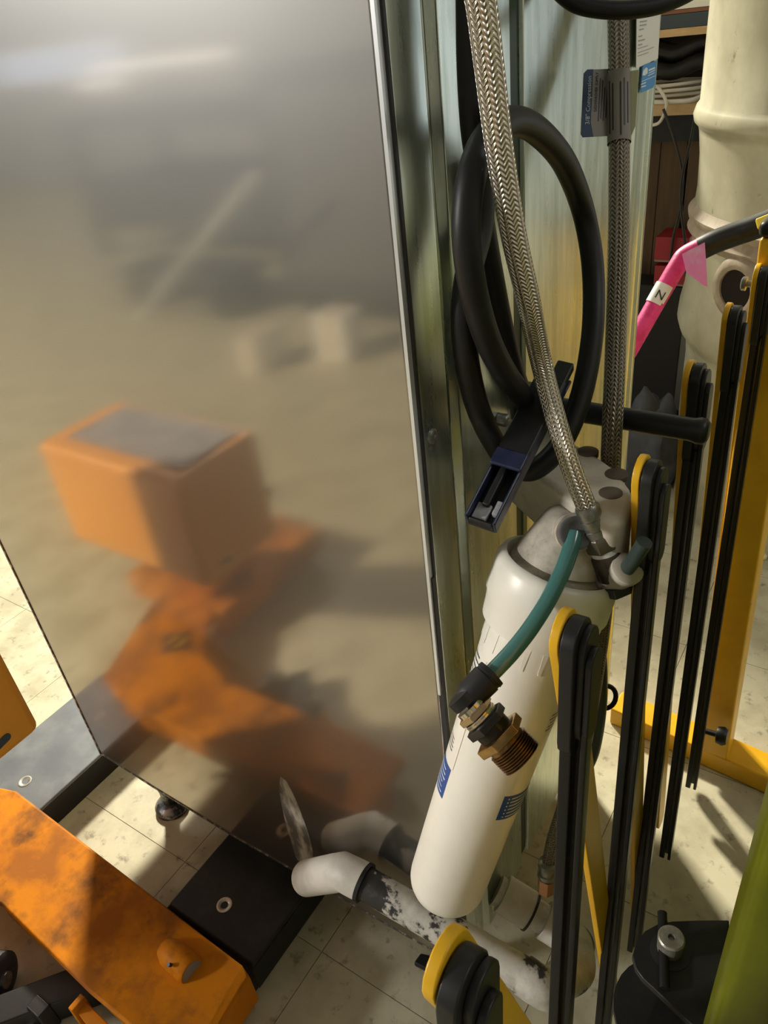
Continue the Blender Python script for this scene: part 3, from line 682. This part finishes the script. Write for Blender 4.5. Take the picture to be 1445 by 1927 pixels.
for sA_, ln_, m_ in ((-.012, .042, WP), (.05, .03, WP)):
    bm = nb(); lathe(bm, s2b + dq * sA_, dq, [(0, RP - .001), (0, RP + .005), (ln_, RP + .005), (ln_, RP - .001)], 28); obj('coupling', bm, m_, pv, smooth=False, bevel=.001)
    bm = nb(); lathe(bm, s2b + dq * (sA_ + ln_ - .001), dq, [(0, RP), (0, RP + .0065), (.003, RP + .0065), (.003, RP)], 28); obj('ring', bm, BLACKP, pv)
bm = nb(); lathe(bm, s2a + V((.0, -.012, .0)), (s2a - e1_).normalized(), [(0, RP + .002), (0, RP + .008), (.012, RP + .008), (.012, RP + .002)], 28); obj('union_ring', bm, mat('grey_union', (.12, .115, .1), .6), pv)

# thin drain line beside the side panel
dl = [onz(1125, 1230, .45), at(1133, 1290, 1.0), at(1132, 1350, 1.04), at(1124, 1400, 1.1), at(1110, 1440, 1.15)]
dl = [at(1128, 1190, .98), at(1133, 1270, 1.0), at(1131, 1340, 1.03), at(1120, 1410, 1.08), at(1104, 1450, 1.12)]
t = tag(obj('thin_tube', tube(nb(), cr(dl, 8), .007, 16), mat('grey_green_tube', (.06, .085, .075), .4), smooth=True), 'thin grey green tube curving behind the nearest black slats', 'tube')
rg = nb(); c = at(1140, 1312, 1.06); rr = [c + (R @ V((math.cos(t_), math.sin(t_) * 1.2, .3 * math.sin(t_)))) * .014 for t_ in [2 * PI * k / 24 for k in range(24)]]
tube(rg, rr, .0035, 10, closed=True); tag(obj('ring_clip', rg, BLACKP, smooth=True), 'small dark ring clip beside the left end of yellow foot', 'ring')

# ================================================================= FOLDING BARRIER
WEB = mat('grey_web', (.05, .05, .04), .18)
bar = thing('folding_barrier', 'yellow and black folding scissor barrier with yellow post and foot', 'barrier', (.17, .6, 0))
TT = [(.134, .584), (.133, .437), (.136, .273), (.150, .085), (.164, -.105), (.192, -.297)]
ZTp = .888
for i, (x, y) in enumerate(TT):
    T = V((x, y, ZTp if i < 5 else ZTp - .012)); Lb = .095; Ly = (.095, .11, .13, .15, .20, .24)[i]
    Bk = V((x + .027, y - Lb, .05)); By = V((x + .012, y + Ly, .05))
    tY = T + V((-.0075, .002, .001)) + (V((0, .0, .003)) if i == 5 else V((0, 0, 0))); u = (By - tY).normalized()
    bm = nb(); slat(bm, tY, By + V((-.009, 0, 0)), (0, 1, 0), .031 if i < 5 else .030, .006); o = obj('yellow_slat', bm, YEL, bar, bevel=.001)
    dB = (Bk - T).normalized()
    hwid = .030
    bm = nb(); slat(bm, T + V((.001, -.004, -.004)), Bk + V((.001, 0, 0)), (0, 1, 0), .012, .0078, False); slat(bm, T + V((.0118, -.004, -.012)), Bk + V((.0118, 0, 0)), (0, 1, 0), .010, .0045, False)
    o = obj('black_slat', bm, BLKS, bar, bevel=.0010)
    bm = nb(); slat(bm, T + V((.007, .001, -.02)), Bk + V((.007, .001, .01)), (0, 1, 0), .004, .0065, False); obj('web', bm, WEB, o)
    bm = nb(); slat(bm, T + V((.001, .0, .0)), T + V((.001, .002, 0)) + dB * .07, (0, 1, 0), hwid, .0088); slat(bm, T + V((.0075, .003, -.004)), T + V((.0075, .003, 0)) + dB * .06, (0, 1, 0), hwid * .85, .0045); slat(bm, T + V((.0120, .0, -.012)), T + V((.0120, .0, -.01)) + dB * .05, (0, 1, 0), hwid * .6, .0045)
    obj('end_cap', bm, BLACKP, o, bevel=.001)
    if i == 0:
        pc = T + V((-.014, .0, -.008)); bm = nb(); lathe(bm, pc, (1, 0, 0), [(-.010, .006), (-.0085, .0085), (-.004, .0085), (-.003, .004), (.014, .004)], 16); obj('pivot_bolt', bm, GREYM, bar, smooth=True)
    # middle pivot
# post and foot
pt0, pt1 = V((.150, .575, .045)), V((.120, .600, .93))
bm = nb(); pbox(bm, pt0, (.055, .0, 0), (0, .06, 0), pt1 - pt0); post = obj('post', bm, YEL, bar, bevel=.004)
bm = nb(); pbox(bm, pt1 + V((-.003, -.003, 0)), (.061, 0, 0), (0, .066, 0), (0, 0, .02)); obj('post_cap', bm, BLACKP, post, bevel=.008, seg=3)
f0, f1 = V((-.012, .600, 0)), V((.40, .560, 0)); df = (f1 - f0).normalized(); sf = V((-df.y, df.x, 0))
bm = nb(); pbox(bm, f0, f1 - f0, sf * .055, (0, 0, .042)); obj('foot', bm, YEL, bar, bevel=.004)
kq = at(1361, 1388, 1.27)
bm = nb(); lathe(bm, kq + V((-.03, 0, 0)), (1, 0, .1), [(0, .005), (.018, .005), (.02, .014), (.03, .016), (.036, .012)], 16); obj('knob', bm, BLACKP, post, smooth=True)

# ================================================================= LIME MACHINE AND HITCH
lm = thing('lime_machine', 'glossy lime green machine housing at the lower right edge', 'machine', (.6, .15, 0))
LY0 = -.15
bm = nb(); prism(bm, [(.276, LY0 + .02, .08), (.281, LY0, .08), (.80, LY0, .08), (.80, .47, .08), (.276, .47, .08)], (0, 0, .90)); obj('housing', bm, LIME, lm, bevel=.008, seg=4)
bm = nb(); box(bm, .2815, .290, LY0 - .008, LY0, .10, .40); obj('rib', bm, LIME, lm, bevel=.003)
bm = nb(); box(bm, .308, .320, LY0 - .006, LY0, .10, .97); obj('rib', bm, LIME, lm, bevel=.003)
# hitch: two black plates and a drop pin
ht = thing('tow_hitch', 'black plate hitch with upright steel pin beside lime green housing', 'hitch', (.235, -.04, .40))
zt = .50
top = [(1372, 1731), (1320, 1731), (1265, 1733), (1238, 1738), (1214, 1751), (1197, 1772), (1190, 1797), (1196, 1822), (1210, 1842), (1232, 1862), (1300, 1927), (1330, 1955), (1375, 1955)]
bm = nb(); prism(bm, [onz(x, y, zt) for x, y in top], (0, 0, -.008)); obj('upper_plate', bm, BLACKS, ht, bevel=.0012)
cpin = onz(1262, 1772, zt + .012); cpin.z = zt
bm = nb(); pts = []
for k in range(28):
    a_ = 2 * PI * k / 28; pts.append(V((cpin.x + .048 * math.cos(a_) + .012, cpin.y + .048 * math.sin(a_) - .02, .435)))
pts2 = pts
prism(bm, pts2, (0, 0, -.008)); box(bm, .235, .30, cpin.y - .068, cpin.y + .02, .427, .435); obj('lower_plate', bm, BLACKS, ht)
bm = nb(); lathe(bm, (cpin.x, cpin.y, .40), (0, 0, 1), [(0, .0095), (.105, .0105), (.118, .0112), (.1195, .010), (.1195, .003), (.116, .0022)], 32); pin = obj('pin', bm, mat('worn_steel', (.40, .38, .32), .4, .6, (.22, .21, .18), 70, .4, .6), ht, bevel=0)
bm = nb(); lathe(bm, (cpin.x + .001, cpin.y - .002, zt - .0005), (0, 0, 1), [(0, .0165), (.0012, .0165), (.0014, .013)], 28); obj('pin_hole', bm, INK, ht)
bm = nb(); cyl(bm, cpin + V((-.014, .026, .004)), cpin + V((.006, -.036, .004)), .0042, 14); obj('cross_bar', bm, BLACKP, ht, smooth=True)

# ================================================================= BACKGROUND
# cream ribbed duct
dx, dy = .20, 1.62
dr_ = .392
dt = thing('cream_duct', 'large cream ribbed duct standing on the floor behind the yellow post', 'duct', (dx, dy, 0))
def ring_part(name, prof_, m, **k):
    bm = nb(); lathe(bm, (dx, dy, 0), (0, 0, 1), prof_, 72, caps=False); return obj(name, bm, m, dt, smooth=True, **k)
ring_part('lower_body', [(0, .360), (.24, .368), (.40, .368), (.44, .372), (.455, .379), (.47, .390), (.495, .398), (.53, .396), (.57, .389), (.65, .385), (.695, .380)], CREAM)
ring_part('band', [(.69, .379), (.698, .386), (.712, .397), (.722, .392), (.730, .389), (.738, .397), (.750, .399), (.758, .391), (.768, .386)], CREAMD, label='dusty brownish band')
ring_part('middle_body', [(.762, .386), (.80, .384), (.87, .387), (.915, .393)], CREAM)
ring_part('upper_body', [(.915, .393), (.926, .396), (.936, .406), (.950, .409), (.966, .404), (.974, .398), (1.1, .399), (1.9, .402)], CREAM)
hc = V((CAM.x - dx, CAM.y - dy, 0)); ha = math.atan2(hc.y, hc.x)
hp_ = ray(1385, 545).normalized(); o_ = CAM - V((dx, dy, 0)); A_ = hp_.x ** 2 + hp_.y ** 2; B_ = 2 * (o_.x * hp_.x + o_.y * hp_.y); C_ = o_.x ** 2 + o_.y ** 2 - (dr_ + .0) ** 2
tq = (-B_ - math.sqrt(max(B_ * B_ - 4 * A_ * C_, 0))) / (2 * A_); hq = CAM + hp_ * tq; nh = (V((hq.x, hq.y, 0)) - V((dx, dy, 0))).normalized()
bm = nb(); lathe(bm, hq - nh * .03, nh, [(.02, .072), (.031, .066), (.037, .054), (.038, .047), (.035, .042), (.022, .040)], 36, caps=False); rm = obj('port_rim', bm, CREAMD, dt, smooth=True)
bm = nb(); cyl(bm, hq + nh * -.012, hq + nh * .0015, .0405, 32); obj('port_hole', bm, mat('hole_dark', (.012, .009, .007), .9), dt)

# pink taped pole with black grip, propped in front of the duct
pa_, pb_, pc_ = at(1180, 665, 1.28), at(1290, 480, 1.24), at(1325, 462, 1.22)
pp = thing('taped_pole', 'pink taped pole with black grip and pink ribbon, propped before the duct', 'pole', pa_)
obj('pink_shaft', tube(nb(), cr([pa_, at(1240, 560, 1.26), at(1275, 500, 1.245), pb_, pc_], 6), .0150, 20), PINK, pp, smooth=True)
obj('grip', tube(nb(), cr([at(1318, 468, 1.222), at(1345, 455, 1.21), at(1385, 440, 1.195), at(1420, 428, 1.18), at(1470, 408, 1.16)], 6), .0185, 22), BLACKP, pp, smooth=True)
g0 = at(1424, 424, 1.160); gx = (at(1446, 415, 1.15) - g0).normalized(); gy = R @ V((0, -1, 0)); gy = (gy - gx * gy.dot(gx)).normalized(); gn = gx.cross(gy)
if gn.dot(CAM - g0) < 0: gn = -gn
bm = nb(); pbox(bm, g0 - gy * .009, gx * .04, gy * .018, gn * .006); yb_ = obj('yellow_switch', bm, mat('bright_yellow', (.85, .62, .03), .3), pp, bevel=.003)
lq = at(1240, 556, 1.25); ld = (at(1262, 520, 1.24) - at(1222, 590, 1.256)).normalized(); fcl = (CAM - lq); fcl = (fcl - ld * fcl.dot(ld)).normalized(); sl_ = ld.cross(fcl)
bm = nb(); lathe(bm, at(1241, 556, 1.259) - ld * .016, ld, [(0, .0156), (.034, .0156)], 20, caps=False); lbw = obj('white_label', bm, PAPER, pp, smooth=True)
if sl_.dot(R @ V((1, 0, 0))) < 0: sl_ = -sl_
bm = text_bm('N', .020, at(1241, 556, 1.259) + fcl * .0160 - ld * .008 + sl_ * (-.007), sl_ * 1, ld, .0003); obj('label_letter', bm, INK, lbw)
bm = nb(); rbp = [at(1283, 478, 1.215), at(1326, 456, 1.200), at(1329, 500, 1.198), at(1331, 540, 1.20), at(1322, 536, 1.202), at(1291, 512, 1.208)]
prism(bm, rbp, (CAM - rbp[0]).normalized() * .0012); obj('ribbon', bm, PINKF, pp, label='pale pink ribbon flag')

# storage shelf behind the cabinet
sh = thing('storage_shelf', 'wooden storage shelf with slate edge behind the cabinet', 'shelf', (-.45, 1.95, 0))
def zq(px, py, y): return ony(px, py, y).z
ys = 1.80
def shelfbox(name, y_top, y_bot, m, depth=.35, x0=-1.1, x1=-.215, lab=None):
    z1, z0 = zq(1280, y_top, ys), zq(1280, y_bot, ys)
    bm = nb(); box(bm, x0, x1, ys, ys + depth, z0, z1); return obj(name, bm, m, sh, label=lab)
shelfbox('paper_edge_board', -60, 17, PAPER, lab='white upper board')
shelfbox('thin_board', 18, 25, mat('brown_edge', (.22, .09, .05), .5))
shelfbox('slate_board', 26, 52, SLATE)
shelfbox('shelf_board', 53, 68, WOODL)
zz0 = zq(1280, 196, ys); 
bm = nb(); box(bm, -1.1, -.215, ys + .0, ys + .5, zz0 - .025, zz0); obj('shelf_board', bm, WOODL, sh)
bm = nb(); box(bm, -1.1, -.215, ys + .45, ys + .5, 0, 1.75); box(bm, -2.3, -1.1, ys + .45, ys + .5, 0, 1.75); obj('light_block_board', bm, mat('light_block_dark', (.02, .017, .014), .8), sh)  # unseen board, made tall and wide to block key light from the duct
bm = nb(); box(bm, -1.1, -.215, ys + .02, ys + .06, zz0 - .09, zz0 - .026); obj('rail', bm, BLACKP, sh)
for x0 in (-.43, -.36, -.285):
    bm = nb(); box(bm, x0, x0 + .07, ys + .08, ys + .14, 0.0, zz0 - .026); obj('timber_post', bm, WOODD, sh, bevel=.003)
for x0 in (-1.1, -.8):
    bm = nb(); box(bm, x0, x0 + .05, ys, ys + .5, 0.0, 1.25); obj('upright', bm, WOODD, sh)
# things on the shelf
for k in range(5):
    r_, c_ = k // 3, k % 3
    y_ = ys + .04 + .043 * c_ + .02 * r_; z_ = zz0 + .075 + .040 * r_
    pth = [V((-.52, y_, z_ - .01)), V((-.42, y_, z_ + .012)), V((-.34, y_, z_ - .006)), V((-.27, y_, z_ + .014)), V((-.225, y_, z_))]
    tag(obj('black_hose', tube(nb(), cr(pth, 6), .019, 14), BLACKP, smooth=True), 'black hose heaped on the shelf between slate edge and white cable', 'hose', 'black hoses on the shelf')
wc = nb()
cw = V((-.24, ys - .0, zz0 + .03))
loop = []
for k in range(64):
    t_ = 2 * PI * k / 21; rr_ = .085 + .008 * math.sin(k * .7)
    loop.append(V((-.335 + rr_ * 1.2 * math.cos(t_), ys + .105 + rr_ * math.sin(t_), zz0 + .009 + .012 * (k / 21))))
tube(wc, cr(loop, 2), .0045, 8)
hook = cr([V((-.38, ys + .02, zz0 + .045)), V((-.35, ys - .02, zz0 + .04)), V((-.325, ys - .03, zz0 + .005)), V((-.338, ys - .03, zz0 - .035)), V((-.37, ys - .01, zz0 - .045))], 6); tube(wc, hook, .0042, 10)
tube(wc, cr([V((-.36, ys - .02, zz0 + .010)), V((-.31, ys - .02, zz0 + .009)), V((-.26, ys - .02, zz0 + .012)), V((-.225, ys + .02, zz0 + .03))], 5), .0055, 10)
tag(obj('white_cable', wc, WHITEWIRE, smooth=True), 'white coiled cable lying on the pale wooden shelf board', 'cable')
for pts, where in ((((1248, 205), (1268, 260), (1284, 330), (1278, 400), (1266, 450), (1258, 520)), 'starting beside the cabinet'), (((1310, 205), (1300, 260), (1282, 340), (1282, 400), (1289, 460), (1290, 520)), 'starting beside the duct')):
    yk = 1.752 if 'cabinet' in where else 1.738
    tag(obj('hanging_cable', tube(nb(), cr([ony(x, y, yk) for x, y in pts], 6), .0038, 8), INK, smooth=True), 'thin black cable hanging from the shelf, ' + where, 'cable')
fc_ = [onz(1212, 715, .006), onz(1232, 710, .006), onz(1248, 690, .006), onz(1262, 655, .006), onz(1262, 630, .006)]
tag(obj('floor_cable', tube(nb(), cr(fc_, 6), .006, 8), mat('dark_red_cable', (.05, .02, .014), .5), smooth=True), 'thin dark red cable curving on the floor behind the cabinet', 'cable')
for (pa2, pb2, lab) in (((1248, 446), (1292, 496), 'red box, upper of two stacked before the timber posts'), ((1246, 500), (1290, 540), 'red box, lower of two stacked before the timber posts')):
    y_ = 1.762; c0_, c1_ = ony(pa2[0], pa2[1], y_), ony(pb2[0], pb2[1], y_)
    rbx = thing('red_box', lab, 'box', ((c0_.x + c1_.x) / 2, y_, c1_.z))
    bm = nb(); box(bm, c0_.x - .02, c1_.x, y_, y_ + .10, c1_.z, c0_.z); bo = obj('carton', bm, REDB, rbx, bevel=.002)
    bm = nb(); box(bm, c0_.x - .018, c1_.x - .002, y_ - .001, y_, c1_.z + .001, c1_.z + .006); obj('label_strip', bm, mat('dull_strip', (.28, .2, .17), .6), bo)
zb_ = ony(1290, 540, 1.762).z
bm = nb(); box(bm, -.46, -.225, 1.762, 1.86, 0, zb_ - .002); tag(obj('black_crate', bm, mat('crate_black', (.015, .013, .012), .7), bevel=.004), 'black crate under the two red boxes', 'crate')
# dark cloth bag
bm = nb(); bmesh.ops.create_icosphere(bm, subdivisions=4, radius=1)
bc = onz(1210, 905, .0)
for v in bm.verts:
    n = mathutils.noise.noise(v.co * 2.2) * .25 + mathutils.noise.noise(v.co * 6) * .07
    v.co = V((v.co.x * (.095 + .03 * n), v.co.y * .09 * (1 + n), max(v.co.z * .17 * (1 + n), -.10) + .10)) * (1 + .2 * n) + V((bc.x - .0, bc.y - .0, 0))
zmin = min(v.co.z for v in bm.verts)
for v in bm.verts: v.co.z -= zmin
tag(obj('cloth_bag', bm, BAG, smooth=True), 'crumpled dark grey cloth bag on the floor behind the cabinet', 'bag')
for px, py in ((1430, 958), (1416, 1046)):
    c = onz(px, py, .0); bm = nb(); pts = [c + V((.028 * math.cos(a_) * (1 + .25 * math.sin(3 * a_ + px)), .02 * math.sin(a_) * (1 + .2 * math.cos(2 * a_)), .001)) for a_ in [2 * PI * k / 14 for k in range(14)]]
    prism(bm, pts, (0, 0, .012)); tag(obj('paper_scrap', bm, mat('pale_scrap', (.8, .74, .45), .6), bevel=.004), 'pale crumpled paper scrap on floor right of the post, ' + ('nearer the duct' if py < 1000 else 'farther from the duct'), 'scrap')
# black debris on the floor by the pipe
c = onz(808, 1818, .0); bm = nb(); prism(bm, [c + V((-.02, -.012, .0)), c + V((.012, -.010, 0)), c + V((.022, .004, 0)), c + V((.005, .012, 0)), c + V((-.018, .006, 0))], (0, 0, .012))
tag(obj('rubber_scrap', bm, BLACKP, bevel=.003), 'small black rubber scrap on floor below the drain pipe', 'scrap')

# ================================================================= ROOM BEHIND THE CAMERA (seen mirrored in the steel)
wb = thing('workbench', 'dark grey workbench across the aisle mirrored in the steel', 'workbench', (-3.2, -3.6, 0))
obj('bench_top', B(-4.6, -2.45, -3.9, -3.0, .80, .88), DARKM, wb, bevel=.004)
for x in (-4.55, -2.6):
    for y in (-3.85, -3.1): obj('leg', B(x, x + .07, y, y + .07, 0, .86), DARKM, wb)
obj('lower_shelf', B(-4.5, -2.5, -3.85, -3.05, .2, .5), DARKM, wb)
dm_ = thing('dark_machine', 'dark grey boxy machine across the aisle mirrored in the steel', 'machine', (-1.05, -2.95, 0))
obj('body', B(-2.3, .2, -3.5, -2.42, .1, 1.08), DARKM, dm_, bevel=.01); obj('plinth', B(-2.25, .15, -3.45, -2.47, 0, .1), BLACKS, dm_); obj('door', B(-2.2, -1.5, -2.42, -2.41, .2, 1.0), GREYCAB, dm_); obj('door', B(-1.4, -.7, -2.42, -2.41, .2, 1.0), GREYCAB, dm_)
for (x, y, s1, s2, h, lab) in ((-1.95, -1.82, .05, .10, .16, 'white carton on floor across the aisle, mirrored left of the other'), (-1.68, -2.02, .08, .07, .20, 'white carton on floor across the aisle, mirrored right of the other')):
    t = thing('white_carton', lab, 'carton', (x, y, 0)); obj('box_body', B(x - s1, x + s1, y - s2, y + s2, 0, h), PAPER, t, bevel=.003); obj('tape', B(x - .02, x + .02, y - s2 - .001, y + s2 + .001, .01, h + .001), WOODL, t)
tag(obj('pale_pole', tube(nb(), [V((-3.1, -2.1, .0)), V((-2.05, -2.1, .73))], .014, 12), PAPER, smooth=True), 'pale pole leaning across the aisle, mirrored as a light streak', 'pole')
tr = thing('black_trolley', 'low black trolley across the aisle, mirrored in the steel', 'trolley', (-2.9, -2.4, 0))
obj('deck', B(-3.3, -2.5, -2.55, -2.2, .18, .22), DARKM, tr, bevel=.006)
for x in (-3.2, -2.6):
    for y in (-2.5, -2.25):
        bm = nb(); lathe(bm, (x, y - .02, .09), (0, 1, 0), [(0, .09), (.04, .09)], 20); obj('wheel', bm, BLACKP, tr)
for x, z, hw_, where in ((-5.9, 1.09, .95, 'long one beside the window'), (-6.75, .95, .30, 'short one under the window'), (-4.05, .95, .30, 'short one farthest from the window')):
    t = thing('wall_lamp', 'bright strip lamp on the front wall, ' + where, 'lamp', (x, YF, z))
    obj('housing', B(x - hw_ - .02, x + hw_ + .02, YF, YF + .06, z + .02, z + .045), DARKM, t); obj('diffuser', B(x - hw_, x + hw_, YF + .01, YF + .055, z - .005, z + .02), emit('lamp_glow', (1, .95, .88), 5), t)
